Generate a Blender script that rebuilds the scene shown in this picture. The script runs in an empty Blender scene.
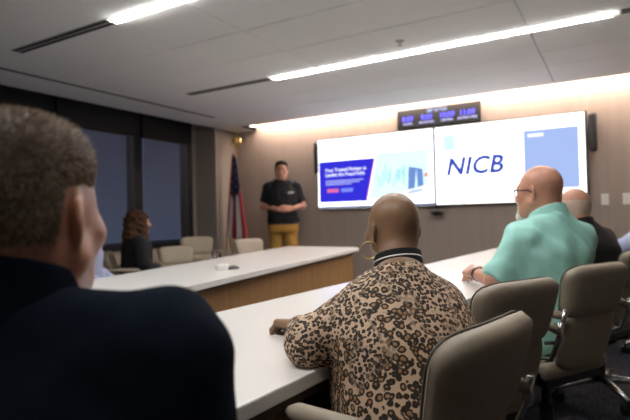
import bpy, bmesh, math, random
import numpy as np
from mathutils import Vector, Matrix
random.seed(7); np.random.seed(7)
S = bpy.context.scene
C = S.collection
R = math.radians

# ------------------------------------------------------------------ camera
EYE = 1.095
cam_d = bpy.data.cameras.new('camera'); cam = bpy.data.objects.new('camera', cam_d); C.objects.link(cam)
cam_d.sensor_width = 36.0; cam_d.lens = 515.0 / 630.0 * 36.0; cam_d.clip_start = 0.05
r_ = Vector((0.86252917, 0.50546485, -0.02342453)); u_ = Vector((0.02790915, -0.00129992, 0.99960962)); f_ = Vector((-0.50523708, 0.86284622, 0.01522832))
m_ = Matrix((r_, u_, -f_)).transposed().to_4x4(); m_.translation = (0, 0, EYE)
cam.matrix_world = m_
cam_d.dof.use_dof = True; cam_d.dof.focus_distance = 1.32; cam_d.dof.aperture_fstop = 3.3
S.camera = cam
# ------------------------------------------------------------------ world, exposure
w = bpy.data.worlds.new('world'); S.world = w; w.use_nodes = True
nt = w.node_tree; bg = nt.nodes['Background']
tc = nt.nodes.new('ShaderNodeTexCoord'); sp = nt.nodes.new('ShaderNodeSeparateXYZ'); cr = nt.nodes.new('ShaderNodeValToRGB')
nt.links.new(tc.outputs['Generated'], sp.inputs[0]); nt.links.new(sp.outputs['Z'], cr.inputs[0]); nt.links.new(cr.outputs[0], bg.inputs[0])
cr.color_ramp.elements[0].position = 0.0; cr.color_ramp.elements[0].color = (.11, .14, .23, 1)
cr.color_ramp.elements[1].position = 0.35; cr.color_ramp.elements[1].color = (.06, .065, .14, 1)
bg.inputs[1].default_value = .8
S.view_settings.view_transform = 'Standard'; S.view_settings.look = 'None'
S.view_settings.gamma = 1.0; S.view_settings.use_curve_mapping = False
S.view_settings.exposure = 0.0
S.cycles.use_denoising = True
S.cycles.max_bounces = 8; S.cycles.diffuse_bounces = 5; S.cycles.sample_clamp_indirect = 6.0
STRIP, COVE, TVW, TVB = 54.0, 60.0, 2.4, 1.1      # lamp and screen strengths

# ------------------------------------------------------------------ helpers
def nd(nt, t, **kw):
    n = nt.nodes.new(t)
    for k, v in kw.items(): setattr(n, k, v)
    return n
def mat(name, col, rough=.6, metal=0.0, var=0.0, scale=20.0, stretch=(1, 1, 1), bump=0.0, bscale=None, col2=None, spec=.5, coat=0.0, sheen=0.0, emit=None, estr=0.0):
    m = bpy.data.materials.new(name); m.use_nodes = True; nt = m.node_tree; b = nt.nodes['Principled BSDF']
    b.inputs['Base Color'].default_value = (*col, 1); b.inputs['Roughness'].default_value = rough; b.inputs['Metallic'].default_value = metal
    b.inputs['Specular IOR Level'].default_value = spec; b.inputs['Coat Weight'].default_value = coat
    b.inputs['Sheen Weight'].default_value = sheen
    if emit: b.inputs['Emission Color'].default_value = (*emit, 1); b.inputs['Emission Strength'].default_value = estr
    if var or bump or col2:
        t = nd(nt, 'ShaderNodeTexCoord'); mp = nd(nt, 'ShaderNodeMapping'); mp.inputs['Scale'].default_value = stretch
        nt.links.new(t.outputs['Object'], mp.inputs[0])
        n = nd(nt, 'ShaderNodeTexNoise'); n.inputs['Scale'].default_value = scale; n.inputs['Detail'].default_value = 5
        nt.links.new(mp.outputs[0], n.inputs[0])
        r = nd(nt, 'ShaderNodeValToRGB'); r.color_ramp.elements[0].position = .3; r.color_ramp.elements[1].position = .7
        c2 = col2 or tuple(min(1, c * (1 + var)) for c in col); c1 = col if col2 else tuple(c * (1 - var) for c in col)
        r.color_ramp.elements[0].color = (*c1, 1); r.color_ramp.elements[1].color = (*c2, 1)
        nt.links.new(n.outputs[0], r.inputs[0]); nt.links.new(r.outputs[0], b.inputs['Base Color'])
        if bump:
            n2 = nd(nt, 'ShaderNodeTexNoise'); n2.inputs['Scale'].default_value = bscale or scale; n2.inputs['Detail'].default_value = 4
            nt.links.new(mp.outputs[0], n2.inputs[0])
            bp = nd(nt, 'ShaderNodeBump'); bp.inputs['Strength'].default_value = bump; bp.inputs['Distance'].default_value = .01
            nt.links.new(n2.outputs[0], bp.inputs['Height']); nt.links.new(bp.outputs[0], b.inputs['Normal'])
    return m
def emat(name, col, s):
    m = bpy.data.materials.new(name); m.use_nodes = True; nt = m.node_tree; nt.nodes.clear()
    e = nd(nt, 'ShaderNodeEmission'); o = nd(nt, 'ShaderNodeOutputMaterial'); e.inputs[0].default_value = (*col, 1); e.inputs[1].default_value = s
    nt.links.new(e.outputs[0], o.inputs[0]); return m
def tag(o, label=None, cat=None, group=None, kind=None):
    if label: o['label'] = label
    if cat: o['category'] = cat
    if group: o['group'] = group
    if kind: o['kind'] = kind
    return o
def empty(name, loc=(0, 0, 0), rz=0.0, **k):
    o = bpy.data.objects.new(name, None); o.empty_display_size = .1; C.objects.link(o); o.location = loc; o.rotation_euler = (0, 0, rz)
    return tag(o, **k)
def obj(name, me, mats=None, parent=None, smooth=False, **k):
    if isinstance(me, bmesh.types.BMesh):
        bm = me; me = bpy.data.meshes.new(name); bmesh.ops.recalc_face_normals(bm, faces=bm.faces); bm.to_mesh(me); bm.free()
    if mats is not None:
        for m in (mats if isinstance(mats, (list, tuple)) else [mats]): me.materials.append(m)
    if smooth: me.polygons.foreach_set('use_smooth', [True] * len(me.polygons))
    o = bpy.data.objects.new(name, me); C.objects.link(o)
    if parent: o.parent = parent
    return tag(o, **k)
def struct(name, bm, m): return obj(name, bm, m, kind='structure')
def box(bm, x0, x1, y0, y1, z0, z1, bev=0.0, seg=2, M=None):
    r = bmesh.ops.create_cube(bm, size=1); vs = r['verts']
    for v in vs: v.co = ((x0 + x1) / 2 + v.co.x * (x1 - x0), (y0 + y1) / 2 + v.co.y * (y1 - y0), (z0 + z1) / 2 + v.co.z * (z1 - z0))
    geo = vs
    if bev:
        es = list({e for v in vs for e in v.link_edges}); rr = bmesh.ops.bevel(bm, geom=es, offset=bev, segments=seg, affect='EDGES', profile=.5)
        geo = list({v for f in rr['faces'] for v in f.verts} | {v for v in vs if v.is_valid})
    if M is not None: bmesh.ops.transform(bm, matrix=M, verts=geo)
    return bm
def BX(*a, **k): return box(bmesh.new(), *a, **k)
def prism(bm, pts, z0, z1, bev=0.0):
    lo = [bm.verts.new((x, y, z0)) for x, y in pts]; hi = [bm.verts.new((x, y, z1)) for x, y in pts]; n = len(pts)
    bm.faces.new(lo[::-1]); bm.faces.new(hi)
    for i in range(n): bm.faces.new((lo[i], lo[(i + 1) % n], hi[(i + 1) % n], hi[i]))
    if bev:
        bmesh.ops.bevel(bm, geom=list(bm.edges), offset=bev, segments=2, affect='EDGES', profile=.5)
    return bm
def tube(bm, pts, rad, n=10, closed=False, cap=True):
    pts = [Vector(p) for p in pts]; N = len(pts); rads = rad if isinstance(rad, (list, tuple)) else [rad] * N
    rings = []; up = None
    for i, p in enumerate(pts):
        if closed: t = (pts[(i + 1) % N] - pts[i - 1]).normalized()
        else: t = (pts[min(i + 1, N - 1)] - pts[max(i - 1, 0)]).normalized()
        if up is None: up = Vector((0, 0, 1)) if abs(t.z) < .9 else Vector((0, 1, 0))
        s = t.cross(up).normalized(); up = s.cross(t).normalized()
        rings.append([bm.verts.new(p + (s * math.cos(2 * math.pi * k / n) + up * math.sin(2 * math.pi * k / n)) * rads[i]) for k in range(n)])
    for i in range(N if closed else N - 1):
        a, b = rings[i], rings[(i + 1) % N]
        for k in range(n): bm.faces.new((a[k], a[(k + 1) % n], b[(k + 1) % n], b[k]))
    if cap and not closed: bm.faces.new(rings[0][::-1]); bm.faces.new(rings[-1])
    return bm
def TB(*a, **k): return tube(bmesh.new(), *a, **k)
def lathe(bm, prof, n=24, c=(0, 0, 0)):
    rings = [[bm.verts.new((c[0] + r * math.cos(2 * math.pi * k / n), c[1] + r * math.sin(2 * math.pi * k / n), c[2] + z)) for k in range(n)] for r, z in prof]
    for a, b in zip(rings, rings[1:]):
        for k in range(n): bm.faces.new((a[k], a[(k + 1) % n], b[(k + 1) % n], b[k]))
    bm.faces.new(rings[0][::-1]); bm.faces.new(rings[-1]); return bm
def LT(*a, **k): return lathe(bmesh.new(), *a, **k)
def text(s, size, M, m, name, parent, shear=0.0, bold=0.0, align='LEFT', depth=.0006, space=1.0):
    cu = bpy.data.curves.new(name, 'FONT'); cu.body = s; cu.size = size; cu.shear = shear; cu.offset = bold; cu.align_x = align; cu.extrude = depth; cu.space_character = space; cu.resolution_u = 3
    t = bpy.data.objects.new('tmp', cu); C.objects.link(t); dg = bpy.context.evaluated_depsgraph_get()
    me = bpy.data.meshes.new_from_object(t.evaluated_get(dg)); bpy.data.objects.remove(t); bpy.data.curves.remove(cu)
    me.transform(M); me.materials.clear()
    return obj(name, me, m, parent)
WALLTEXT = Matrix.Rotation(R(90), 4, 'X')         # letters standing on a wall that faces -Y
def wt(x, y, z): return Matrix.Translation((x, y, z)) @ WALLTEXT

# ------------------------------------------------------------------ materials
M_ceil = mat('ceiling_paint', (.83, .83, .82), .9, var=.015, scale=3)
M_wall = mat('taupe_wallcovering', (.335, .275, .238), .8, var=.05, scale=14, stretch=(1.6, 1.6, .03), bump=.05, bscale=60)
M_col = mat('taupe_paint', (.30, .26, .23), .85, var=.02, scale=5)
M_dark = mat('dark_anodised', (.006, .006, .007), .6, spec=.25)
M_black = mat('black_plastic', (.012, .012, .013), .4)
M_carpet = mat('charcoal_carpet', (.030, .032, .040), .95, var=.5, scale=60, stretch=(1, .25, 1), bump=.4, bscale=300, spec=.1)
M_white = mat('white_laminate', (.80, .79, .77), .22, spec=.5)
M_oak = mat('oak_veneer', (.23, .125, .045), .5, scale=22, stretch=(3, 3, .12), col2=(.37, .215, .085), bump=.05)
M_edge = mat('dark_edge', (.06, .05, .045), .5)
M_blind = mat('blind_slat', (.16, .16, .19), .6)
M_vent = mat('vent_black', (.01, .01, .01), .7)
M_ventgrey = mat('vent_grey', (.35, .35, .34), .6)
M_leather = mat('taupe_leather', (.30, .255, .195), .5, var=.06, scale=30, bump=.06, bscale=220)
M_leather2 = mat('taupe_fabric', (.33, .28, .205), .7, var=.06, scale=40, bump=.1, bscale=400)
M_pipe = mat('dark_piping', (.10, .085, .065), .6)
M_chrome = mat('chrome', (.55, .55, .56), .22, 1.0)
M_strip = emat('lamp_white', (1, .97, .93), STRIP)
M_cove = emat('cove_warm', (1, .79, .66), COVE)
M_gold = mat('gold_metal', (.75, .55, .22), .3, 1.0)
M_plate = mat('white_plate', (.78, .77, .74), .4)
M_glass = mat('pane_glass', (.95, .97, 1), 0.02); M_glass.node_tree.nodes['Principled BSDF'].inputs['Transmission Weight'].default_value = 1; M_glass.node_tree.nodes['Principled BSDF'].inputs['IOR'].default_value = 1.08

# ------------------------------------------------------------------ room
CZ = 2.465; YW = 6.41; XW = -5.6; X1 = 2.6; Y0 = -2.2; YC = 6.03
struct('floor', BX(XW - .3, X1 + .2, Y0 - .2, YW + .2, -.12, 0), M_carpet)
# ceiling: panels with open joints between, upper deck above, slot for the cove along the TV wall
bm = bmesh.new(); xs = [-5.12, -2.3, -.53, 1.24, X1]; ys = [Y0, -.15, 1.14, 1.68, 2.965, 3.50, 4.78, 5.26, YC]; g = .004
for i in range(len(xs) - 1):
    for j in range(len(ys) - 1):
        box(bm, xs[i] + (g if i else 0), xs[i + 1] - g, ys[j] + g, ys[j + 1] - (g if j < len(ys) - 2 else 0), CZ, CZ + .04)
box(bm, -5.12, -4.76, YC, YW, CZ, CZ + .04)
box(bm, XW - .3, X1 + .2, Y0 - .2, YW + .2, 2.72, 2.8)                      # deck above
box(bm, -5.14, -5.12, Y0, YW, CZ, 2.72)                                    # blind pocket face
box(bm, -4.78, -4.76, YC, YW, CZ, 2.72); box(bm, -4.76, X1, YC - .02, YC, CZ, 2.72)
box(bm, -5.1, X1, Y0, YC - .02, CZ + .045, CZ + .05)
struct('ceiling', bm, M_ceil)
struct('wall_back', BX(XW - .3, X1 + .2, YW, YW + .15, 0, 2.75), M_wall)
struct('wall_right', BX(X1, X1 + .15, Y0, YW, 0, 2.75), M_col)
struct('wall_front', BX(XW - .3, X1 + .15, Y0 - .15, Y0, 0, 2.75), M_col)
bm = BX(XW - .2, XW, Y0, YW, 0, .72); box(bm, XW - .2, XW, 5.85, YW, .72, 2.75); box(bm, XW - .2, XW, Y0, -.255, .72, 2.75); box(bm, XW - .2, XW, -.255, 5.85, 2.62, 2.75)
struct('wall_left', bm, M_col)
struct('column_1', BX(XW, -5.2, 5.95, YW, 0, CZ + .04), M_col)
struct('baseboard_back', BX(-5.2, X1, YW - .012, YW, 0, .1), M_black)
obj('cove_light', BX(-4.72, X1, 6.27, 6.33, 2.60, 2.63), M_cove, label='warm white light strip in the ceiling slot above the screens', cat='light')
# windows in dark frames, blinds in front
wins = [(4.86, 5.75), (3.62, 4.76), (2.38, 3.52), (1.14, 2.28), (-.2, 1.04)]
for i, (a, b) in enumerate(wins):
    bm = BX(XW - .12, XW + .02, a - .055, a + .03, .72, 2.62); box(bm, XW - .12, XW + .02, b - .03, b + .055 + (.045 if i == 0 else 0), .72, 2.62)
    box(bm, XW - .12, XW + .02, a, b, .72, .79); box(bm, XW - .12, XW + .02, a, b, 2.5, 2.62)
    root = struct('window_%d' % (i + 1), bm, M_dark)
    obj('pane', BX(XW - .08, XW - .07, a + .02, b - .02, .78, 2.52), M_glass, root)
    t = empty('window_blind', (XW + .035, (a + b) / 2, .80), 0, label=['narrow dark venetian blind beside the wall column, right of the window mullion', 'wide dark venetian blind behind the curly haired woman', 'dark venetian blind half hidden by the nearest man\'s head', 'dark venetian blind at the left edge behind the nearest man', 'dark venetian blind beyond the left edge'][i], cat='blind', group='venetian blinds on the window wall')
    hw = (b - a) / 2 - .03; bm = bmesh.new(); z = .03
    while z < 1.45:
        box(bm, -.019, .019, -hw, hw, -.0008, .0008, M=Matrix.Translation((0, 0, z)) @ Matrix.Rotation(R(-32), 4, 'Y')); z += .036
    obj('slats', bm, M_blind, t)
    obj('bottom_rail', BX(-.014, .014, -hw, hw, 0, .018), M_dark, t)
    obj('head_rail', BX(-.02, .02, -hw - .02, hw + .02, 1.44, 1.80), M_dark, t)
    obj('cord', TB([(.018, hw - .1, 1.5), (.02, hw - .1, .5)], .002, 6), M_dark, t)
# linear ceiling lamps and black air slots at their ends
def lamp(y, x0, x1, lab):
    t = empty('ceiling_light', ((x0 + x1) / 2, y, CZ), 0, label=lab, cat='light', group='long linear ceiling lights'); h = (x1 - x0) / 2
    obj('housing', BX(-h, h, -.043, .043, -.003, .0, ), M_plate, t)
    obj('diffuser', BX(-h + .005, h - .005, -.033, .033, -.012, -.003, bev=.004), M_strip, t)
def vent(x0, x1, y, lab):
    t = empty('ceiling_vent', ((x0 + x1) / 2, y, CZ), 0, label=lab, cat='vent'); h = (x1 - x0) / 2
    obj('frame', BX(-h, h, -.045, .045, -.004, 0), M_ventgrey, t)
    for s in (-.024, .024): obj('slot', BX(-h + .01, h - .01, s - .015, s + .015, -.006, -.004), M_vent, t)
lamp(2.32, -2.91, .04, 'linear ceiling light nearest the camera, cut by the top edge')
lamp(4.12, -2.85, .02, 'long linear ceiling light crossing above the screens')
lamp(.50, -2.91, .04, 'linear ceiling light above the nearest man, outside the frame')
vent(-4.06, -2.93, 2.32, 'twin black air slot continuing the nearer ceiling light at left')
vent(-3.97, -2.89, 4.12, 'thin dark air slot at left end of the farther ceiling light')
vent(.06, 1.1, 4.12, 'dark air slot at the right end of the farther ceiling light')
t = empty('ceiling_vent', (-4.6, 2.6, CZ), 0, label='long narrow dark air slot along the ceiling beside the windows', cat='vent')
obj('slot', BX(-.018, .018, -2.65, 2.65, -.004, 0), M_vent, t); obj('frame', BX(-.028, .028, -2.66, 2.66, -.002, 0), M_ventgrey, t)
t = empty('sprinkler', (-1.43, 3.82, CZ), 0, label='small pendent sprinkler head on the ceiling panel', cat='sprinkler')
obj('escutcheon', LT([(.004, -.004), (.032, -.004), (.036, 0)], 18), M_ventgrey, t); bm = LT([(.006, -.03), (.008, -.004)], 10); lathe(bm, [(.02, -.036), (.02, -.033)], 14); obj('deflector', bm, M_ventgrey, t)

# ------------------------------------------------------------------ screens, clock and wall fittings
M_scr = emat('screen_white', (.93, .96, 1.0), TVW); M_scr2 = emat('screen_white_warm', (1.0, .99, .98), TVW)
def E(n, c, s=TVB): return emat(n, c, s)
K_blue = E('page_blue', (.035, .03, .66)); K_pale = E('page_pale', (.38, .50, .86)); K_cyan = E('page_cyan', (.62, 1.0, 1.0), 1.2); K_red = E('page_red', (.75, .16, .38)); K_btn = E('page_button', (.20, .26, .92)); K_purple = E('page_purple', (.33, .08, .42))
K_wht = E('page_white', (.95, .97, 1), 1.25); K_txt = E('page_lilac', (.55, .6, 1), 1.0); K_logo = E('logo_blue', (.05, .09, .48)); K_grey = E('page_grey', (.45, .52, .6)); K_bar = E('task_bar', (.03, .06, .16)); K_sky = E('photo_sky', (.55, .90, 1), 1.25); K_jean = E('photo_jeans', (.16, .28, .62)); K_skin = E('photo_skin', (.8, .3, .22)); K_photo = E('photo_pale', (.66, .95, 1.0), 1.3)
def quad(bm, pts, y):
    bm.faces.new([bm.verts.new((p[0], y, p[1])) for p in pts]); return bm
def rect(x0, x1, z0, z1, y, bm=None):
    bm = bm or bmesh.new(); box(bm, x0, x1, y, y + .0008, z0, z1); return bm
def poly(pts, y, bm=None):
    bm = bm or bmesh.new(); a = [bm.verts.new((p[0], y, p[1])) for p in pts]; b = [bm.verts.new((p[0], y + .0008, p[1])) for p in pts]; n = len(pts)
    bm.faces.new(a); bm.faces.new(b[::-1])
    for i in range(n): bm.faces.new((a[i], b[i], b[(i + 1) % n], a[(i + 1) % n]))
    return bm
TW, TH = 1.685, .952
def tv(x0, lab):
    t = empty('television', (x0, 6.335, 1.208), 0, label=lab, cat='screen', group='wall mounted screens'); t.scale = (1.008, 1, 1.040)
    bm = BX(0, TW, .003, .05, 0, TH, bev=.004); box(bm, .3, TW - .3, .05, .074, .2, TH - .2)
    obj('casing', bm, M_black, t)
    return t
t = tv(-3.655, 'left wall screen showing a web page with a blue banner')
obj('screen', rect(.008, TW - .012, .012, TH - .01, .0015), M_scr, t)
y = .0005
obj('menu_line', rect(.01, TW - .10, .835, .846, y), K_purple, t)
obj('blue_banner', poly([(.03, .095), (.74, .095), (.87, .645), (.03, .645)], y), K_blue, t)
obj('banner_edge', poly([(.74, .095), (.756, .095), (.886, .645), (.87, .645)], y), K_red, t)
text('Your Trusted Partner in\nLeading the Fraud Fight', .064, wt(.125, -.0004, .505), K_wht, 'headline', t, bold=.0012)
bm = bmesh.new()
for zz, ww in ((.375, .58), (.350, .52), (.325, .40)): rect(.13, .13 + ww, zz, zz + .012, -.0004, bm)
obj('paragraph', bm, K_txt, t)
obj('button', rect(.15, .33, .225, .275, -.0004), K_red, t, label='red button'); obj('button', rect(.37, .55, .225, .275, -.0004), K_btn, t, label='pale blue button')
text('NICB', .05, wt(.16, -.0004, .735), K_grey, 'logo', t, bold=.001); obj('menu_item', rect(.30, .34, .742, .76, -.0004), K_grey, t)
obj('menu_item', rect(1.28, 1.48, .752, .77, -.0004), K_red, t, label='red menu item')
bm = poly([(.78, .12), (1.60, .12), (1.60, .70), (.905, .70)], y); obj('photo', bm, K_photo, t)
bm = bmesh.new()
for i in range(16):
    px = .90 + .028 * i + random.uniform(-.02, .02); hh = random.uniform(.05, .22); zb = random.uniform(.26, .40)
    rect(px, px + random.uniform(.015, .04), zb, zb + hh, -.0003 - .00002 * i, bm)
obj('photo_figures', bm, E('photo_shapes', (.42, .74, .92), 1.2), t)
bm = poly([(1.33, .22), (1.42, .22), (1.45, .48), (1.35, .50)], -.0009); poly([(1.46, .22), (1.54, .22), (1.53, .46), (1.45, .48)], -.0009, bm); obj('photo_person', bm, K_jean, t)
bm = poly([(1.54, .36), (1.60, .36), (1.60, .42), (1.56, .41)], -.0009); obj('photo_hand', bm, K_skin, t)
obj('photo_table', poly([(.95, .12), (1.60, .12), (1.60, .27), (1.25, .19)], -.0010), K_wht, t)
obj('photo_paper', poly([(1.28, .155), (1.50, .19), (1.55, .22), (1.38, .20)], -.0014), K_pale, t)
obj('task_bar', rect(.01, TW - .012, .014, .038, -.0003), K_bar, t)
t = tv(-1.952, 'right wall screen showing a white slide with large slanted blue lettering')
obj('screen', rect(.010, TW - .022, .016, TH - .010, .0015), M_scr2, t)
obj('slide_block', rect(1.04, 1.60, .15, .80, y), K_pale, t)
obj('slide_bar', rect(1.085, 1.25, .725, .76, -.0005), K_wht, t)
obj('slide_mark', rect(.115, .255, .655, .835, y), K_cyan, t)
obj('slide_caption', rect(.105, .27, .615, .632, y), K_txt, t)
text('NICB', .28, wt(.135, -.0006, .365), K_logo, 'lettering', t, shear=.22, bold=.009, space=1.05)
t = empty('wall_clock', (-2.445, 6.355, 2.225), 0, label='wide black digital clock with four blue time readouts above the screens', cat='clock')
obj('casing', BX(0, 1.06, 0, .05, 0, .238, bev=.004), M_black, t)
K_dig = emat('digit_blue', (.16, .14, 1.0), 2.2); K_cap = emat('caption_lilac', (.62, .60, 1.0), 1.3); K_date = emat('date_blue', (.55, .62, 1.0), 1.3)
text('SEP 24 TUE', .052, wt(.53, -.002, .176), K_date, 'date', t, bold=.002, align='CENTER')
for xx, a, b in ((.145, '8:09', 'PACIFIC'), (.395, '9:09', 'MOUNTAIN'), (.655, '10:09', 'CENTRAL'), (.905, '11:09', 'EASTERN TIME')):
    text(a, .088, wt(xx, -.002, .088), K_dig, 'digits', t, bold=.003, align='CENTER')
    text(b, .036, wt(xx, -.002, .042), K_cap, 'caption', t, bold=.0016, align='CENTER')
def speaker(x, z0, z1, lab):
    t = empty('wall_speaker', (x, YW, z0), 0, label=lab, cat='speaker', group='wall speakers'); h = z1 - z0
    obj('grille', BX(-.042, .042, -.085, -.02, 0, h, bev=.03, seg=4), M_black, t, smooth=True); obj('bracket', BX(-.02, .02, -.02, 0, .1, h - .1), M_black, t)
speaker(-.198, 1.745, 2.17, 'slim black bar speaker right of the right screen')
speaker(-3.672, 1.72, 2.18, 'slim black bar speaker peeking out behind the left screen')
t = empty('conference_camera', (-1.94, 6.33, 1.13), 0, label='small black camera hanging below the joint of the two screens', cat='camera')
obj('bracket', BX(-.035, .035, .0, .03, .02, .076, bev=.004), M_black, t)
bm = TB([(-.075, 0, .0), (-.07, 0, 0), (.07, 0, 0), (.075, 0, 0)], [.015, .034, .036, .02], 16); obj('body', bm, M_black, t, smooth=True)
obj('lens', TB([(.0, -.03, 0), (0, -.05, 0)], [.022, .02], 16), M_dark, t); obj('foot', BX(-.03, .03, -.02, .04, -.04, -.03), M_black, t)
def plate(x, z, ww, lab):
    t = empty('wall_socket', (x, YW, z), 0, label=lab, cat='wall plate'); obj('plate', BX(-ww / 2, ww / 2, -.008, 0, -.06, .06, bev=.003), M_plate, t)
    for zz in (-.028, .028): obj('outlet', BX(-.016, .016, -.011, -.008, zz - .017, zz + .017), M_white, t)
plate(-.106, 1.222, .072, 'white wall plate just right of the dark shirted man'); plate(.118, 1.222, .118, 'wide white wall plate at the right edge of the wall')

# ------------------------------------------------------------------ tables
def near_x(y): return -.672 + .056 * y
t = empty('conference_table', (-1.0, 3.0, 0), 0, label='long white topped table where the woman in leopard print leans', cat='table', group='conference tables')
def P(bm, o): bmesh.ops.translate(bm, vec=-Vector(o.location), verts=bm.verts); return bm
obj('tabletop', P(prism(bmesh.new(), [(-1.40, .66), (near_x(.66), .66), (near_x(5.64), 5.64), (-1.075, 5.64)], .705, .74, .004), t), M_white, t)
obj('edge_band', P(prism(bmesh.new(), [(-1.385, .675), (near_x(.66) - .012, .675), (near_x(5.62) - .012, 5.625), (-1.062, 5.625)], .68, .705), t), M_edge, t)
obj('modesty_panel', P(prism(bmesh.new(), [(-1.30, .75), (-1.27, .75), (-.98, 5.5), (-1.01, 5.5)], 0, .68), t), M_oak, t)
for yy in (.85, 3.0, 5.45): obj('leg_panel', P(BX(-1.3 + .06 * yy, -.9 + .056 * yy, yy, yy + .035, 0, .68), t), M_oak, t)
t = empty('conference_table', (-2.8, 3.0, 0), 0, label='farther white topped table with oak front, in front of the standing man', cat='table', group='conference tables')
FT = [(-1.99, 1.0), (-2.53, 5.36), (-2.66, 5.50), (-3.66, 5.57), (-2.60, 1.0)]
FT = [(-1.87, 1.0), (-1.99, 1.95), (-2.105, 2.60), (-2.535, 5.30), (-2.66, 5.46), (-3.66, 5.56), (-2.62, 1.0)]
obj('tabletop', P(prism(bmesh.new(), FT, .705, .74, .004), t), M_white, t)
obj('edge_band', P(prism(bmesh.new(), [(-1.90, 1.02), (-2.02, 1.96), (-2.135, 2.61), (-2.565, 5.28), (-2.68, 5.44), (-3.63, 5.53), (-2.6, 1.02)], .69, .705), t), M_edge, t)
obj('front_panel', P(prism(bmesh.new(), [(-1.95, 1.05), (-2.07, 1.97), (-2.185, 2.62), (-2.60, 5.27), (-2.64, 5.27), (-2.225, 2.62), (-2.11, 1.97), (-1.99, 1.05)], 0, .69), t), M_oak, t)
obj('end_panel', P(prism(bmesh.new(), [(-2.64, 5.24), (-2.6, 5.28), (-3.3, 5.38), (-3.3, 5.34)], 0, .69), t), M_oak, t)
t = empty('white_container', (-2.43, 2.82, .74), 0, label='small white round container on the farther table', cat='container')
obj('body', LT([(.040, 0), (.046, .004), (.047, .034), (.044, .040)], 28), M_plate, t, smooth=False); obj('lid', LT([(.043, .040), (.041, .046), (.02, .048)], 28), M_white, t)
t = empty('handheld_device', (-2.415, 2.93, .74), R(20), label='small flat black device lying beside the white container', cat='device')
bm = bmesh.new(); bmesh.ops.create_uvsphere(bm, u_segments=20, v_segments=12, radius=1)
for v in bm.verts: v.co = (v.co.x * .045, v.co.y * .065, max(0, v.co.z) * .024)
bmesh.ops.remove_doubles(bm, verts=bm.verts, dist=1e-5); obj('shell', bm, M_black, t, smooth=True); obj('wheel', BX(-.004, .004, .02, .035, .018, .025, bev=.002), M_ventgrey, t)

# ------------------------------------------------------------------ chairs
def pillow(hw, zs, thick, y0, curve, lean, nu=24, p=5.0):
    """upholstered panel facing +Y: half width hw(v), heights zs, soft rounded edge"""
    bm = bmesh.new(); nv = 18; N = []
    for side in (1, -1):
        grid = []
        for j in range(nv + 1):
            v = j / nv; row = []
            for i in range(nu + 1):
                u = -1 + 2 * i / nu
                a, b = u, 2 * v - 1
                # squircle mapping rounds the four corners
                m = (abs(a) ** p + abs(b) ** p) ** (1 / p); mx = max(abs(a), abs(b)); s = mx / m if m > 1e-6 else 1
                uu, vv = a * s, b * s; vz = (vv + 1) / 2
                x = uu * hw(vz); z = zs[0] + (zs[1] - zs[0]) * vz
                e = max(0.0, 1 - mx ** 6); t = thick / 2 * math.sqrt(e) if mx < 1 else 0
                y = y0 + side * t + curve * (x / .24) ** 2 + lean * (z - .45)
                row.append(bm.verts.new((x, y, z)))
            grid.append(row)
        for j in range(nv):
            for i in range(nu):
                q = (grid[j][i], grid[j][i + 1], grid[j + 1][i + 1], grid[j + 1][i]); bm.faces.new(q if side < 0 else q[::-1])
        N.append(grid)
    bmesh.ops.remove_doubles(bm, verts=bm.verts, dist=2e-4)
    return bm
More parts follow.
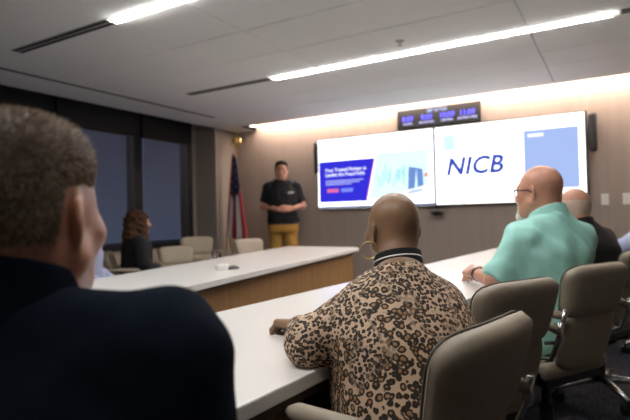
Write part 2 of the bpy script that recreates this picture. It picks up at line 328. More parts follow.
def make_chair(label, loc, az, group, zscale=1.0):
    t = empty('conference_chair', (loc[0], loc[1], 0), -R(az), label=label, cat='chair', group=group); t.scale = (1, 1, zscale)
    obj('backrest', pillow(lambda v: .178 + .034 * v - .02 * max(0, v - .75), (.66, .885), .075, -.17, .03, -.25), M_leather, t, smooth=True)
    obj('lower_back', pillow(lambda v: .165 + .022 * math.sin(v * 3.0), (.435, .72), .05, -.17, .03, -.25, p=3.2), M_leather2, t, smooth=True)
    # piping along the front rim of the upper back
    rim = []
    for i in range(41):
        th = math.pi * (-.18 + 1.36 * i / 40); a, b = math.cos(th), math.sin(th); p = 5.0
        s = 1 / (abs(a) ** p + abs(b) ** p) ** (1 / p); uu, vv = a * s * .985, b * s * .985; vz = (vv + 1) / 2
        x = uu * (.178 + .034 * vz - .02 * max(0, vz - .75)); z = .66 + .225 * vz
        rim.append((x, -.17 + .014 + .03 * (x / .24) ** 2 - .25 * (z - .45), z))
    obj('piping', TB(rim, .0028, 6), M_pipe, t, smooth=True)
    obj('seat', BX(-.215, .215, -.165, .24, .405, .485, bev=.035, seg=4), M_leather, t, smooth=True)
    obj('seat_pan', BX(-.18, .18, -.14, .2, .375, .405), M_black, t)
    for s in (-1, 1):
        a = obj('armrest', TB([(s * .208, -.255, .69), (s * .235, -.2, .70), (s * .245, -.10, .705), (s * .245, .04, .70), (s * .238, .07, .695)], [.014, .019, .021, .021, .012], 12), M_leather, t, smooth=True)
        obj('arm_bracket', TB([(s * .244, -.03, .69), (s * .25, -.05, .60), (s * .245, -.12, .47), (s * .19, -.13, .395), (s * .1, -.1, .39)], .010, 10), M_dark, a, smooth=True)
        obj('back_bracket', TB([(s * .217, -.258, .72), (s * .222, -.245, .66), (s * .216, -.215, .585), (s * .21, -.16, .57)], .009, 10), M_chrome, a, smooth=True)
    obj('gas_column', LT([(.03, .1), (.03, .25), (.02, .25), (.02, .375)], 16), M_black, t)
    for k in range(5):
        a = R(72 * k + 18); d = Vector((math.cos(a), math.sin(a), 0))
        l = obj('base_arm', TB([d * .02 + Vector((0, 0, .105)), d * .15 + Vector((0, 0, .10)), d * .31 + Vector((0, 0, .075))], [.024, .02, .014], 10), M_chrome, t, smooth=True)
        bm = bmesh.new(); n = Vector((-d.y, d.x, 0)); c = d * .30 + Vector((0, 0, .028))
        for s in (-1, 1): tube(bm, [c + n * s * .008, c + n * s * .028], .028, 14)
        tube(bm, [d * .305 + Vector((0, 0, .03)), d * .305 + Vector((0, 0, .075))], .008, 8)
        obj('caster', bm, M_black, l)
    return t
def kids(o): return [c for c in bpy.data.objects if c.parent == o]
chair0 = None
def chair(label, loc, az, group, zscale=1.0):
    global chair0
    if chair0 is None: chair0 = make_chair(label, loc, az, group, zscale); return chair0
    r = chair0.copy(); C.objects.link(r); r.location = (loc[0], loc[1], 0); r.rotation_euler = (0, 0, -R(az)); r.scale = (1, 1, zscale); r['label'] = label; r['group'] = group
    for ch in kids(chair0):
        c = ch.copy(); C.objects.link(c); c.parent = r
        for g in kids(ch): d = g.copy(); C.objects.link(d); d.parent = c
    return r
GN, GF = 'chairs along the nearer table', 'chairs along the farther table'
chair('taupe chair in the foreground behind the woman in leopard print', (-.478, 1.115), -78, GN)
ch = chair('empty taupe chair between leopard print woman and teal shirted man', (-.50, 1.855), -63, GN)
for c_ in kids(ch):
    if c_.name.startswith('armrest') and c_.data.vertices[0].co.x < 0: c_.location.y = -.11
chair('taupe chair in which the teal shirted man sits', (-.295, 2.515), -60, GN)
chair('taupe chair of the dark shirted man, cut by the right edge', (-.11, 3.50), -62, GN)
chair('taupe chair hidden under the person at the right edge', (.22, 4.86), -70, GN)
chair('taupe chair under the nearest man, below the frame', (-.565, .27), -28, GN)
chair('taupe chair in which the curly haired woman sits', (-4.02, 3.42), 48, GF, .93)
chair('empty taupe chair right beside the curly haired woman', (-4.00, 4.02), 118, GF, .93)
chair('empty taupe chair in front of the wall column', (-4.25, 4.55), 128, GF, 1.02)
chair('empty taupe chair in front of the flag', (-3.47, 4.71), 107, GF, .99)
chair('taupe chair of the pale blue shirted person behind the nearest head', (-3.80, 2.70), 75, GF, .93)

# ------------------------------------------------------------------ flag
FX, FY = -4.93, 6.10
t = empty('flag', (FX, FY, 0), 0, label='furled stars and stripes flag on a gold tipped pole in the corner', cat='flag')
obj('base', LT([(.15, 0), (.15, .02), (.12, .05), (.04, .07), (.025, .10)], 28), M_gold, t)
obj('pole', TB([(0, 0, .06), (0, 0, 2.16)], .014, 12), mat('pole_wood', (.28, .16, .06), .35, var=.1), t)
bm = LT([(.012, 2.14), (.03, 2.16), (.014, 2.18), (.014, 2.20)], 16); fin = obj('finial', bm, M_gold, t)
bm = bmesh.new(); bmesh.ops.create_uvsphere(bm, u_segments=14, v_segments=10, radius=1)
for v in bm.verts: v.co = (v.co.x * .03, v.co.y * .026, 2.265 + v.co.z * .055)
tube(bm, [(.0, 0, 2.31), (.012, -.01, 2.345), (.03, -.015, 2.345)], [.02, .016, .006], 8)
for s in (-1, 1): tube(bm, [(s * .02, .0, 2.29), (s * .05, .01, 2.30), (s * .055, .01, 2.24), (s * .03, 0, 2.19)], [.012, .018, .016, .006], 8)
bmesh.ops.scale(bm, vec=(1.35, 1.35, 1.2), space=Matrix.Translation((0, 0, -2.2)), verts=bm.verts); obj('eagle', bm, M_gold, fin, smooth=True)
M_fr = mat('flag_red', (.30, .02, .03), .7, var=.1, scale=30); M_fw = mat('flag_white', (.80, .76, .73), .7); M_fb = mat('flag_blue', (.012, .016, .06), .7)
nu, nv = 104, 60; G = []
def flagp(u, v):
    """u across the folds 0..1, v down 0..1"""
    wd = .06 + .29 * min(1, v * 1.1) ** .9; x = -.02 + (u - .30) * wd * 1.05 ; ph = u * 2 * math.pi * 4.5
    y = -.03 - .035 * (.35 + .65 * v) * math.sin(ph) - .03 * v
    z = 2.10 - v * (1.50 - .22 * abs(math.sin(ph * .5))) - .10 * u * (1 - v)
    x += .012 * math.cos(ph) - .06 * v * (1 - u) * .6
    return Vector((x, y, z))
bm = bmesh.new()
for j in range(nv + 1): G.append([bm.verts.new(flagp(i / nu, j / nv)) for i in range(nu + 1)])
for j in range(nv):
    for i in range(nu):
        f = bm.faces.new((G[j][i], G[j][i + 1], G[j + 1][i + 1], G[j + 1][i])); u, v = (i + .5) / nu, (j + .5) / nv
        f.material_index = 2 if (v < .48 - .25 * max(0, u - .55) and u > .12) else (0 if int(u * 13) % 2 == 0 else 1)
        f.smooth = True
fl = obj('cloth', bm, [M_fr, M_fw, M_fb], t); sm = fl.modifiers.new('s', 'SOLIDIFY'); sm.thickness = .003
bm = bmesh.new()
for j in range(8):
    for i in range(5):
        p = flagp(.20 + .18 * i + (.09 if j % 2 else 0), .06 + j * .05); r = .012; vs = []
        if .20 + .18 * i + (.09 if j % 2 else 0) > .95: continue
        for k in range(10): a = math.pi / 2 + k * math.pi / 5; rr = r if k % 2 == 0 else r * .42; vs.append(bm.verts.new((p.x + rr * math.cos(a), p.y - .006, p.z + rr * math.sin(a))))
        bm.faces.new(vs)
obj('stars', bm, M_fw, fl)
bm = bmesh.new(); e = [flagp(i / nu, 1.0) for i in range(nu + 1)]; tube(bm, [p + Vector((0, 0, -.008)) for p in e[::2]], .009, 6); obj('fringe', bm, M_gold, fl)

# ------------------------------------------------------------------ people: one smooth surface per figure, grown from a distance field
def smin(a, b, k):
    if k <= 0: return np.minimum(a, b)
    h = np.maximum(k - np.abs(a - b), 0) / k
    return np.minimum(a, b) - h * h * k * .25
def smax(a, b, k): return -smin(-a, -b, k)
V3 = lambda p: np.array(p, float)
def rc(a, b, ra, rb):
    a, b = V3(a), V3(b); d = b - a; L = max(float(d @ d), 1e-12)
    def f(x, y, z):
        X, Y, Z = x - a[0], y - a[1], z - a[2]
        t = np.clip((X * d[0] + Y * d[1] + Z * d[2]) / L, 0, 1)
        return np.sqrt((X - t * d[0]) ** 2 + (Y - t * d[1]) ** 2 + (Z - t * d[2]) ** 2) - (ra + (rb - ra) * t)
    r = max(ra, rb); return f, np.minimum(a, b) - r, np.maximum(a, b) + r
def ell(c, r, rot=None):
    c, r = V3(c), V3(r)
    def f(x, y, z):
        X, Y, Z = x - c[0], y - c[1], z - c[2]
        if rot is not None: X, Y, Z = (rot[0][i] * X + rot[1][i] * Y + rot[2][i] * Z for i in range(3))
        k0 = np.sqrt((X / r[0]) ** 2 + (Y / r[1]) ** 2 + (Z / r[2]) ** 2); k1 = np.sqrt((X / r[0] ** 2) ** 2 + (Y / r[1] ** 2) ** 2 + (Z / r[2] ** 2) ** 2)
        return np.where(k1 > 1e-9, k0 * (k0 - 1) / np.maximum(k1, 1e-9), -r.min())
    m = r.max(); return f, c - m, c + m
def clip(pr, p, n, k=.004):
    f, lo, hi = pr; p, n = V3(p), V3(n); n = n / np.linalg.norm(n)
    return (lambda x, y, z: smax(f(x, y, z), (x - p[0]) * n[0] + (y - p[1]) * n[1] + (z - p[2]) * n[2], k)), lo, hi
def loft(tab):
    """stack of ellipses along z: rows (z, half width, half depth, x, y)"""
    T = np.array(tab, float); zz = T[:, 0]
    zs = np.linspace(zz[0], zz[-1], 80)
    def cub(v):
        y = np.interp(zs, zz, v); k = np.hanning(11); k /= k.sum(); return np.convolve(np.pad(y, 5, mode='edge'), k, 'valid')
    Wt, Dt, Xt, Yt = (cub(T[:, i]) for i in (1, 2, 3, 4))
    def f(x, y, z):
        zc = np.clip(z, zz[0], zz[-1]); wv, dv, cx, cy = (np.interp(zc.ravel(), zs, q).reshape(zc.shape) for q in (Wt, Dt, Xt, Yt))
        X, Y = np.abs(x - cx) / wv, np.abs(y - cy) / dv
        rho = (X ** 2.4 + Y ** 2.4) ** (1 / 2.4)
        d = (rho - 1) * np.minimum(wv, dv) * 1.0
        return smax(d, np.maximum(zz[0] - z, z - zz[-1]), .05)
    m = max(T[:, 1].max(), T[:, 2].max()); return f, V3((T[:, 3].min() - m, T[:, 4].min() - m, zz[0])), V3((T[:, 3].max() + m, T[:, 4].max() + m, zz[-1]))
class Field:
    def __init__(s, lo, hi, h, fine=()):
        s.ax = []
        for i in range(3):
            v = [lo[i]]
            while v[-1] < hi[i]:
                st = h
                for (a, b, hf) in fine:
                    if a[i] - h < v[-1] < b[i]: st = min(st, hf)
                v.append(v[-1] + st)
            s.ax.append(np.array(v))
        s.D = np.full([len(a) for a in s.ax], .5, np.float32)
    def sl(s, lo, hi, m):
        o = []
        for i in range(3):
            a = np.searchsorted(s.ax[i], lo[i] - m); b = np.searchsorted(s.ax[i], hi[i] + m); o.append(slice(a, b))
        x, y, z = (s.ax[i][o[i]] for i in range(3))
        return tuple(o), x[:, None, None], y[None, :, None], z[None, None, :]
    def add(s, pr, k=.02, m=None):
        f, lo, hi = pr; o, x, y, z = s.sl(lo, hi, k + .03 if m is None else m)
        if min(s.D[o].shape) == 0: return s
        s.D[o] = smin(s.D[o], f(x, y, z), k); return s
    def sub(s, pr, k=.01):
        f, lo, hi = pr; o, x, y, z = s.sl(lo, hi, k + .02)
        if min(s.D[o].shape) == 0: return s
        s.D[o] = smax(s.D[o], -f(x, y, z), k); return s
    def cut(s, p, n, k=.004):
        p, n = V3(p), V3(n); n = n / np.linalg.norm(n); x, y, z = s.ax[0][:, None, None], s.ax[1][None, :, None], s.ax[2][None, None, :]
        s.D = smax(s.D, (x - p[0]) * n[0] + (y - p[1]) * n[1] + (z - p[2]) * n[2], k); return s
    def noise(s, amp, freq, seed=0, stretch=(1, 1, 1)):
        rg = np.random.RandomState(seed); x, y, z = s.ax[0][:, None, None], s.ax[1][None, :, None], s.ax[2][None, None, :]
        n = 0
        for i in range(7):
            d = rg.normal(size=3) * V3(stretch); d = d / np.linalg.norm(d) * freq * rg.uniform(.6, 1.6); n = n + np.sin(x * d[0] + y * d[1] + z * d[2] + rg.uniform(0, 6.28) + 1.3 * np.sin(x * d[1] * .6 + z * d[0] * .6 + y * d[2] * .5))
        s.D = s.D + amp * n / 2.6; return s
    def mesh(s, name):
        D = s.D; X, Y, Z = s.ax; ins = D < 0; n = np.array(D.shape) - 1
        c = np.zeros(n, np.int8)
        for i in (0, 1):
            for j in (0, 1):
                for k in (0, 1): c += ins[i:n[0] + i, j:n[1] + j, k:n[2] + k]
        act = (c > 0) & (c < 8); idx = np.full(n, -1, np.int64); I = np.argwhere(act); idx[act] = np.arange(len(I))
        P = np.zeros((len(I), 3)); W = np.zeros(len(I))
        for ax in range(3):
            o1, o2 = [a for a in range(3) if a != ax]
            for p in (0, 1):
                for q in (0, 1):
                    A = I.copy(); A[:, o1] += p; A[:, o2] += q; B = A.copy(); B[:, ax] += 1
                    da, db = D[A[:, 0], A[:, 1], A[:, 2]], D[B[:, 0], B[:, 1], B[:, 2]]
                    m = (da < 0) != (db < 0); t = np.where(m, da / np.where(m, da - db, 1), 0)
                    pa = np.stack([X[A[:, 0]], Y[A[:, 1]], Z[A[:, 2]]], 1); pb = np.stack([X[B[:, 0]], Y[B[:, 1]], Z[B[:, 2]]], 1)
                    P += np.where(m[:, None], pa + (pb - pa) * t[:, None], 0); W += m
        P /= np.maximum(W, 1)[:, None]; F = []
        for ax in range(3):
            o1, o2 = (ax + 1) % 3, (ax + 2) % 3
            a = [slice(None)] * 3; b = [slice(None)] * 3; a[ax] = slice(0, -1); b[ax] = slice(1, None)
            for o in (o1, o2): a[o] = b[o] = slice(1, -1)
            s0, s1 = ins[tuple(a)], ins[tuple(b)]; e = np.argwhere(s0 != s1)
            if len(e) == 0: continue
            flip = s0[tuple(e.T)]; e = e.copy(); e[:, o1] += 1; e[:, o2] += 1
            def cell(d1, d2):
                q = e.copy(); q[:, o1] += d1; q[:, o2] += d2; return idx[q[:, 0], q[:, 1], q[:, 2]]
            Q = np.stack([cell(-1, -1), cell(0, -1), cell(0, 0), cell(-1, 0)], 1); Q[~flip] = Q[~flip][:, ::-1]; F.append(Q)
        F = np.concatenate(F) if F else np.zeros((0, 4), int); F = F[(F >= 0).all(1)]
        me = bpy.data.meshes.new(name); me.vertices.add(len(P)); me.vertices.foreach_set('co', P.ravel())
        me.loops.add(F.size); me.loops.foreach_set('vertex_index', F.ravel().astype(np.int32)); me.polygons.add(len(F))
        me.polygons.foreach_set('loop_start', np.arange(0, F.size, 4, dtype=np.int32)); me.update(calc_edges=True); me.validate()
        me.polygons.foreach_set('use_smooth', [True] * len(me.polygons)); return me

def headrot(az, pitch, roll=0):
    return np.array((Matrix.Rotation(-az, 3, 'Z') @ Matrix.Rotation(pitch, 3, 'X') @ Matrix.Rotation(roll, 3, 'Y')))   # columns: right, forward, up
def head_local(c, Rm, s):
    def q(x, y, z):
        X, Y, Z = x - c[0], y - c[1], z - c[2]
        return tuple((Rm[0][i] * X + Rm[1][i] * Y + Rm[2][i] * Z) / s for i in range(3))
    return q
def head_sdf(x, y, z, fem=False, ears=True, heavy=0.0):
    d = ell((0, -.012, .038), (.0765, .098, .087))[0](x, y, z)
    d = smin(d, ell((0, .026, -.018), (.066 + heavy * .006, .068, .088))[0](x, y, z), .03)
    d = smin(d, ell((0, -.04, -.02), (.062, .055, .06))[0](x, y, z), .03)
    d = smin(d, ell((0, .058, -.088), (.034 + heavy * .01, .030, .024 + heavy * .006))[0](x, y, z), .04)
    for s in (-1, 1):
        d = smin(d, rc((s * .058, -.002, -.052), (s * .022, .062, -.09), .020 + heavy * .006, .016)[0](x, y, z), .03)
        d = smin(d, ell((s * .046, .062, -.022), (.022, .022, .02))[0](x, y, z), .025)          # cheekbones
        d = smax(d, -ell((s * .031, .099, .004), (.019, .016, .012))[0](x, y, z), .016)          # eye sockets
        d = smin(d, ell((s * .031, .079, .003), (.0125, .0125, .0115))[0](x, y, z), .002)
    d = smin(d, rc((-.034, .080, .026), (.034, .080, .026), .010 if not fem else .006, .010 if not fem else .006)[0](x, y, z), .02)
    d = smin(d, rc((0, .090, .012), (0, .116, -.028), .008, .012)[0](x, y, z), .014)
    for s in (-1, 1): d = smin(d, ell((s * .012, .103, -.031), (.009, .011, .008))[0](x, y, z), .008)
    d = smin(d, ell((0, .094, -.054), (.022, .010, .0055))[0](x, y, z), .006)
    d = smin(d, ell((0, .093, -.064), (.019, .010, .006))[0](x, y, z), .005)
    if ears:
        a = R(14)
        for s in (-1, 1):
            X, Y, Z = (x - s * .077), y + .012, z + .002
            Y2 = Y * math.cos(a) - Z * math.sin(a); Z2 = Z * math.cos(a) + Y * math.sin(a); X2 = X + s * Y * .65
            e = ell((0, 0, 0), (.0082, .021, .034))[0](X2, Y2, Z2)
            e = smax(e, -ell((s * .009, .004, .002), (.007, .010, .018))[0](X2, Y2, Z2), .005)
            d = smin(d, e, .007)
    return d
def hand(F, wrist, fdir, ndir, side, s=1.0, curl=(.5, .6, .4), spread=.10, wr=.024, thumb=1.0):
    """side +1 when the thumb lies on fdir x ndir; ndir points out of the back of the hand"""
    f = V3(fdir) / np.linalg.norm(fdir); n = V3(ndir); n = n - f * (n @ f); n /= np.linalg.norm(n); t = np.cross(f, n) * side; w0 = V3(wrist)
    g = lambda a, b, c: w0 + (f * a + t * b + n * c) * s
    offs = (.028, .0095, -.009, -.026); lens = ((.042, .026, .020), (.046, .030, .021), (.042, .027, .020), (.033, .021, .018)); rad = (.0088, .0092, .0086, .0076); kn = (.088, .091, .086, .078)
    for i in range(4):
        F.add(rc(g(.0, offs[i] * .55, 0), g(kn[i], offs[i], 0), .0145 * s, .0115 * s), .012 * s)
        p = g(kn[i], offs[i], 0); ang = 0.0; sp = spread * (1.5 - i) / 1.5
        for j in range(3):
            ang += curl[j] * (1 + .12 * i); d = f * math.cos(ang) - n * math.sin(ang) + t * sp * math.cos(ang); d /= np.linalg.norm(d)
            q = p + d * lens[i][j] * s; F.add(rc(p, q, (rad[i] - .0005 * j) * s, (rad[i] - .0008 * (j + 1)) * s), .0035 * s); p = q
    a, b, c, d = g(.012, .016, -.006), g(.040, .040, -.012 * thumb), g(.072, .050 - .008 * (1 - thumb), -.022 * thumb), g(.098, .046, -.030 * thumb)
    F.add(rc(a, b, .015 * s, .013 * s), .012 * s); F.add(rc(b, c, .0115 * s, .0100 * s), .005 * s); F.add(rc(c, d, .0100 * s, .0080 * s), .004 * s)

M_eye = mat('eye', (.05, .03, .02), .2)
M_sole = mat('shoe_black', (.015, .013, .012), .4)
def skin(name, col, lip, bump=.04): return [mat(name, col, .40, var=.10, scale=22, bump=bump, bscale=420, spec=.4), mat(name + '_lip', lip, .45), M_eye]
def person(label, pelvis, az, neck, head, head_az, skinm, garments, top=1.0, seat=.46, h=.008, fine_h=.0045, pitch=0.0, roll=0.0, hs=1.0, wide=1.0, deep=1.0, belly=0.0, arms=None, legs=None, fem=False, heavy=0.0, ears=True, extra=None, shoulder_w=.185, shoulder_drop=.078, arm_r=1.0, neck_r=.056, slope=1.0, trap_r=.040):
    """all points in world coordinates; the figure is built in its own frame, facing +Y"""
    ca, sa = math.cos(R(az)), math.sin(R(az)); O = V3((pelvis[0], pelvis[1], 0))
    def L(p): d = V3(p) - O; return V3((d[0] * ca - d[1] * sa, d[0] * sa + d[1] * ca, d[2]))
    root = empty('person', (pelvis[0], pelvis[1], 0), -R(az), label=label, cat='person')
    N, H = L(neck), L(head); Rm = headrot(R(head_az - az), R(pitch), R(roll)); q = head_local(H, Rm, hs)
    hp = lambda x, y, z: H + (Rm @ V3((x, y, z))) * hs
    sb = seat; nz = N[2]; k = (nz - sb) / .60
    def row(t, wv, dv):
        z = sb + t * k; f = min(1, max(0, (z - sb) / (nz - sb))) ** 1.3
        return [z, wv * wide, dv * deep, N[0] * f, N[1] * f]
    rows = [row(0, .165, .125), row(.08, .185, .14), row(.22, .165 + belly * .3, .125 + belly * .7), row(.36, .172 + belly * .15, .126 + belly * .45), row(.46, .185, .122), row(.53, .165, .095), row(.575, .115, .075), row(.61, .065, .06)]
    for rw in rows[2:4]: rw[4] += belly * .5
    shz = nz - shoulder_drop * slope; SJ = {s: V3((N[0] * .95 + s * shoulder_w, N[1] * .95, shz)) for s in (-1, 1)}
    arms = arms or {}; A = {}
    for s, key in ((-1, 'L'), (1, 'R')):
        a = arms.get(key)
        if a is None: el = SJ[s] + V3((s * .05, .05, -.26)); wr = V3((s * .10, .30, sb + .20)); a = dict(elbow=None, wrist=None, f=(0, 1, -.1), n=(0, 0, 1), loc=True); a['E'], a['W'] = el, wr
        else:
            a = dict(a)
            if 'elbow' in a:
                a['E'], a['W'] = L(a['elbow']), L(a['wrist']); z0 = L((0, 0, 0)); a['f'] = L(a['f']) - z0; a['n'] = L(a['n']) - z0
            else: a['E'], a['W'] = V3(a['E']), V3(a['W'])
        A[s] = a
    if legs is None:
        legs = {s: (V3((s * .09, .02, sb + .075)), V3((s * .13, .43, sb + .05)), V3((s * .13, .40, .09)), V3((s * .14, .55, .03))) for s in (-1, 1)}
    # ---- body
    pts = [H, N] + [A[s][x] for s in A for x in 'EW'] + [p for s in legs for p in legs[s]] + [SJ[1], SJ[-1]]
    lo = np.min(pts, 0) - .27; hi = np.max(pts, 0) + .27; lo[2] = -.02; hi[2] = H[2] + .22 * hs
    fine = [(H - .125 * hs, H + .14 * hs, fine_h)] + [(A[s]['W'] - .10, A[s]['W'] + .10, fine_h) for s in A if A[s].get('fine')]
    B = Field(lo, hi, h, fine)
    B.add(loft(rows), .02)
    def arm(F, s, inf=0.0, c=None, kk=.03):
        a = A[s]; E_, W_ = a['E'], a['W']; r = arm_r
        ps = [rc(SJ[s], E_, (.056 * r) + inf, .042 * r + inf), rc(E_, W_, .041 * r + inf, .0265 * r + inf * .8), ell(E_, (.040 * r + inf,) * 3)]
        for p in ps: F.add(clip(p, *c) if c else p, kk)
    def traps(F, inf=0.0):
        for s in (-1, 1): F.add(rc(N + V3((s * .02, -.014, .0)), SJ[s] + V3((-s * .03, -.01, .0)), trap_r + inf, .050 * arm_r + inf), .05)
    def legf(F, s, inf=0.0, c=None):
        a, b, d, e = legs[s]
        for p in (rc(a, b, .086 + inf, .060 + inf), rc(b, d, .058 + inf, .040 + inf)): F.add(clip(p, *c) if c else p, .03)
    for s in (-1, 1):
        arm(B, s); legf(B, s); B.add(rc(legs[s][2], legs[s][3], .042, .032), .03)
    traps(B)
    B.add(rc(N + V3((0, -.015, -.03)), hp(0, -.028, -.045), neck_r + .006, neck_r), .035)
    B.add(((lambda x, y, z: head_sdf(*q(x, y, z), fem=fem, ears=ears, heavy=heavy) * hs), H - .15 * hs, H + .15 * hs), .022)
    for s in (-1, 1):
        a = A[s]; hand(B, a['W'], a['f'], a['n'], a.get('side', -s), a.get('s', 1.0) * (.93 if fem else 1.0), a.get('curl', (.35, .4, .3)), a.get('spread', .1), thumb=a.get('thumb', 1.0))
    me = B.mesh('body'); n = len(me.polygons); co = np.zeros(n * 3); me.polygons.foreach_get('center', co); co = co.reshape(-1, 3); X, Y, Z = q(co[:, 0], co[:, 1], co[:, 2])
    mi = np.zeros(n, np.int32); mi[(np.abs(X) < .024) & (Y > .088) & (Z < -.047) & (Z > -.071)] = 1
    e = ((np.abs(X) - .031) ** 2 + (Z - .003) ** 2 < .008 ** 2) & (Y > .08); mi[e] = 2; me.polygons.foreach_set('material_index', mi)
    obj('body', me, skinm, root)
    G = dict(L=L, N=N, H=H, Rm=Rm, q=q, hp=hp, A=A, SJ=SJ, legs=legs, rows=rows, root=root, hs=hs, seat=sb, lo=lo, hi=hi, arm=arm, traps=traps, legf=legf, nz=nz, fem=fem, heavy=heavy, ears=ears, neck_r=neck_r)
    for g in garments: g(G)
    return root
def shirt(m, sleeve='short', hem=None, inf=.012, h=.008, fold=.004, name='shirt', vneck=0.0, seed=1, freq=26.0, loose=1.0, label=None, neckcut=.012, arminf=None, fine=(), fold2=0.0, freq2=60.0, cuff=.05):
    def mk(G):
        lo, hi = G['lo'].copy(), G['hi'].copy(); hem_z = G['seat'] - .01 if hem is None else hem; lo[2] = hem_z - .03; hi[2] = G['nz'] + .10
        F = Field(lo, hi, h, fine); rows = [[r[0], r[1] + inf * loose, r[2] + inf * loose, r[3], r[4]] for r in G['rows']]; rows[-1][0] += .005
        F.add(loft(rows), .02); ai = inf if arminf is None else arminf
        for s in (-1, 1):
            E_, W_, J = G['A'][s]['E'], G['A'][s]['W'], G['SJ'][s]
            if sleeve == 'short': c = (J + (E_ - J) * .80, E_ - J)
            elif sleeve == 'elbow': c = (J + (E_ - J) * .98, E_ - J)
            else: c = (W_ - (W_ - E_) * cuff, W_ - E_)
            if sleeve in ('short', 'elbow'):
                F.add(clip(rc(J, E_, .060 + ai, .052 + ai), *c), .035)
            else:
                a = G['arm']; a(F, s, ai, c, .03)
        G['traps'](F, inf * .8)
        if fold: F.noise(fold, freq, seed, (1, 1, .8))
        if fold2: F.noise(fold2, freq2, seed + 40, (1, 1, .45))
        F.cut((0, 0, hem_z), (0, 0, -1)); N = G['N']
        a = N + V3((0, -.012, -.045)); b = G['hp'](0, -.028, -.03); F.sub(rc(a, b + (b - a), G['neck_r'] + .014, G['neck_r'] + .008), .004)
        F.cut(N + V3((0, -.05, neckcut + .045)), V3((0, .35 + vneck, 1)))
        obj(name, F.mesh(name), m, G['root'], label=label)
    return mk
def collar(m, lo=.0, hi=.065, r=.014, tilt=.40, name='collar', h=.0045, label=None, flare=.0, front=True):
    def mk(G):
        N = G['N']; a = N + V3((0, -.012, -.045)); b = G['hp'](0, -.028, -.03); F = Field(N - .16, N + .16, h)
        F.add(rc(a, b, G['neck_r'] + .010 + r + flare, G['neck_r'] + r), .0)
        F.cut(N + V3((0, -.05, hi)), (0, tilt, 1)); F.cut(N + V3((0, -.05, lo)), (0, -tilt, -1))
        obj(name, F.mesh(name), m, G['root'], label=label)
    return mk
def trousers(m, h=.012, waist=.10, inf=.014, name='trousers', ankle=.07, fold=.003):
    def mk(G):
        lo, hi = G['lo'].copy(), G['hi'].copy(); hi[2] = G['seat'] + waist + .04; F = Field(lo, hi, h)
        rows = [[r[0], r[1] + inf * .6, r[2] + inf * .6, r[3], r[4]] for r in G['rows']]; F.add(clip(loft(rows), (0, 0, G['seat'] + waist), (0, 0, 1)), .02)
        for s in (-1, 1): G['legf'](F, s, inf, ((0, 0, ankle), (0, 0, -1)))
        if fold: F.noise(fold, 22, 5)
        obj(name, F.mesh(name), m, G['root'])
    return mk
def shoes(m=None, h=.008):
    def mk(G):
        for s in (-1, 1):
            a, b = G['legs'][s][2], G['legs'][s][3]; F = Field(np.minimum(a, b) - .09, np.maximum(a, b) + .12, h); F.add(rc(a + V3((0, -.02, -.04)), b + V3((0, .04, .008)), .047, .040), .02); F.add(rc(a, a + V3((0, 0, -.03)), .048, .05), .02); F.cut((0, 0, .085), (0, 0, 1)); F.cut((0, 0, .002), (0, 0, -1)); obj('shoe', F.mesh('shoe'), m or M_sole, G['root'])
    return mk
def scalp(m, fn, name='hair', h=.0045, namp=.0, nf=300, box_=.2):
    """skull surface pushed out by fn(x, y, z) in head units"""
    def mk(G):
        H, hs, q = G['H'], G['hs'], G['q']; F = Field(H - box_ * hs, H + box_ * hs, h); x, y, z = F.ax[0][:, None, None], F.ax[1][None, :, None], F.ax[2][None, None, :]; X, Y, Z = q(x, y, z)
        F.D = ((head_sdf(X, Y, Z, fem=G['fem'], ears=False, heavy=G['heavy']) - fn(X, Y, Z)) * hs).astype(np.float32)
        if namp: F.noise(namp, nf, 3)
        obj(name, F.mesh(name), m, G['root'])
    return mk
def strands(m, fn, n, length, comb, name='hair_strands', wd=.0008):
    """short hairs standing on the scalp where fn is positive; comb(x, y, z) gives the lie of the hair in head axes"""
    def mk(G):
        H, hs, q, Rm = G['H'], G['hs'], G['q'], G['Rm']; rg = np.random.RandomState(11); d = rg.normal(size=(n * 3, 3)); d /= np.linalg.norm(d, axis=1)[:, None]; o = V3((0, -.01, .02)); t = np.full(len(d), .20)
        f = lambda P: head_sdf(P[:, 0], P[:, 1], P[:, 2], fem=G['fem'], ears=False, heavy=G['heavy'])
        for _ in range(12): t = t - f(o + d * t[:, None]) * .9
        P = o + d * t[:, None]; th = fn(P[:, 0], P[:, 1], P[:, 2]); ok = th > .0005; P, d, th = P[ok][:n], d[ok][:n], th[ok][:n]; e = 1e-3
        g = np.stack([f(P + V3(a)) - f(P - V3(a)) for a in ((e, 0, 0), (0, e, 0), (0, 0, e))], 1); g /= np.linalg.norm(g, axis=1)[:, None]
        k = g + comb(P) + rg.normal(size=g.shape) * .13; k /= np.linalg.norm(k, axis=1)[:, None]; L_ = (length(P, th) * rg.uniform(.7, 1.15, len(P)))[:, None]
        B0 = P + g * (th[:, None] * .4); T = B0 + k * L_; s = np.cross(k, rg.normal(size=k.shape)); s /= np.linalg.norm(s, axis=1)[:, None]; s2 = np.cross(k, s)
        V = np.stack([B0 + s * wd, B0 - s * wd * .5 + s2 * wd * .87, B0 - s * wd * .5 - s2 * wd * .87, T], 1).reshape(-1, 3) * hs; V = V @ Rm.T + H; N_ = len(P); b = np.arange(N_)[:, None] * 4
        F = np.concatenate([b + np.array([[0, 1, 3]]), b + np.array([[1, 2, 3]]), b + np.array([[2, 0, 3]])], 1).reshape(-1, 3)
        me = bpy.data.meshes.new(name); me.from_pydata(V.tolist(), [], F.tolist()); mi = np.repeat(rg.choice(len(m), N_), 3).astype(np.int32)
        o_ = obj(name, me, m, G['root']); me.polygons.foreach_set('material_index', mi); o_['kind'] = 'stuff'
    return mk
def sst(a, b, x): t = np.clip((x - a) / (b - a), 0, 1); return t * t * (3 - 2 * t)
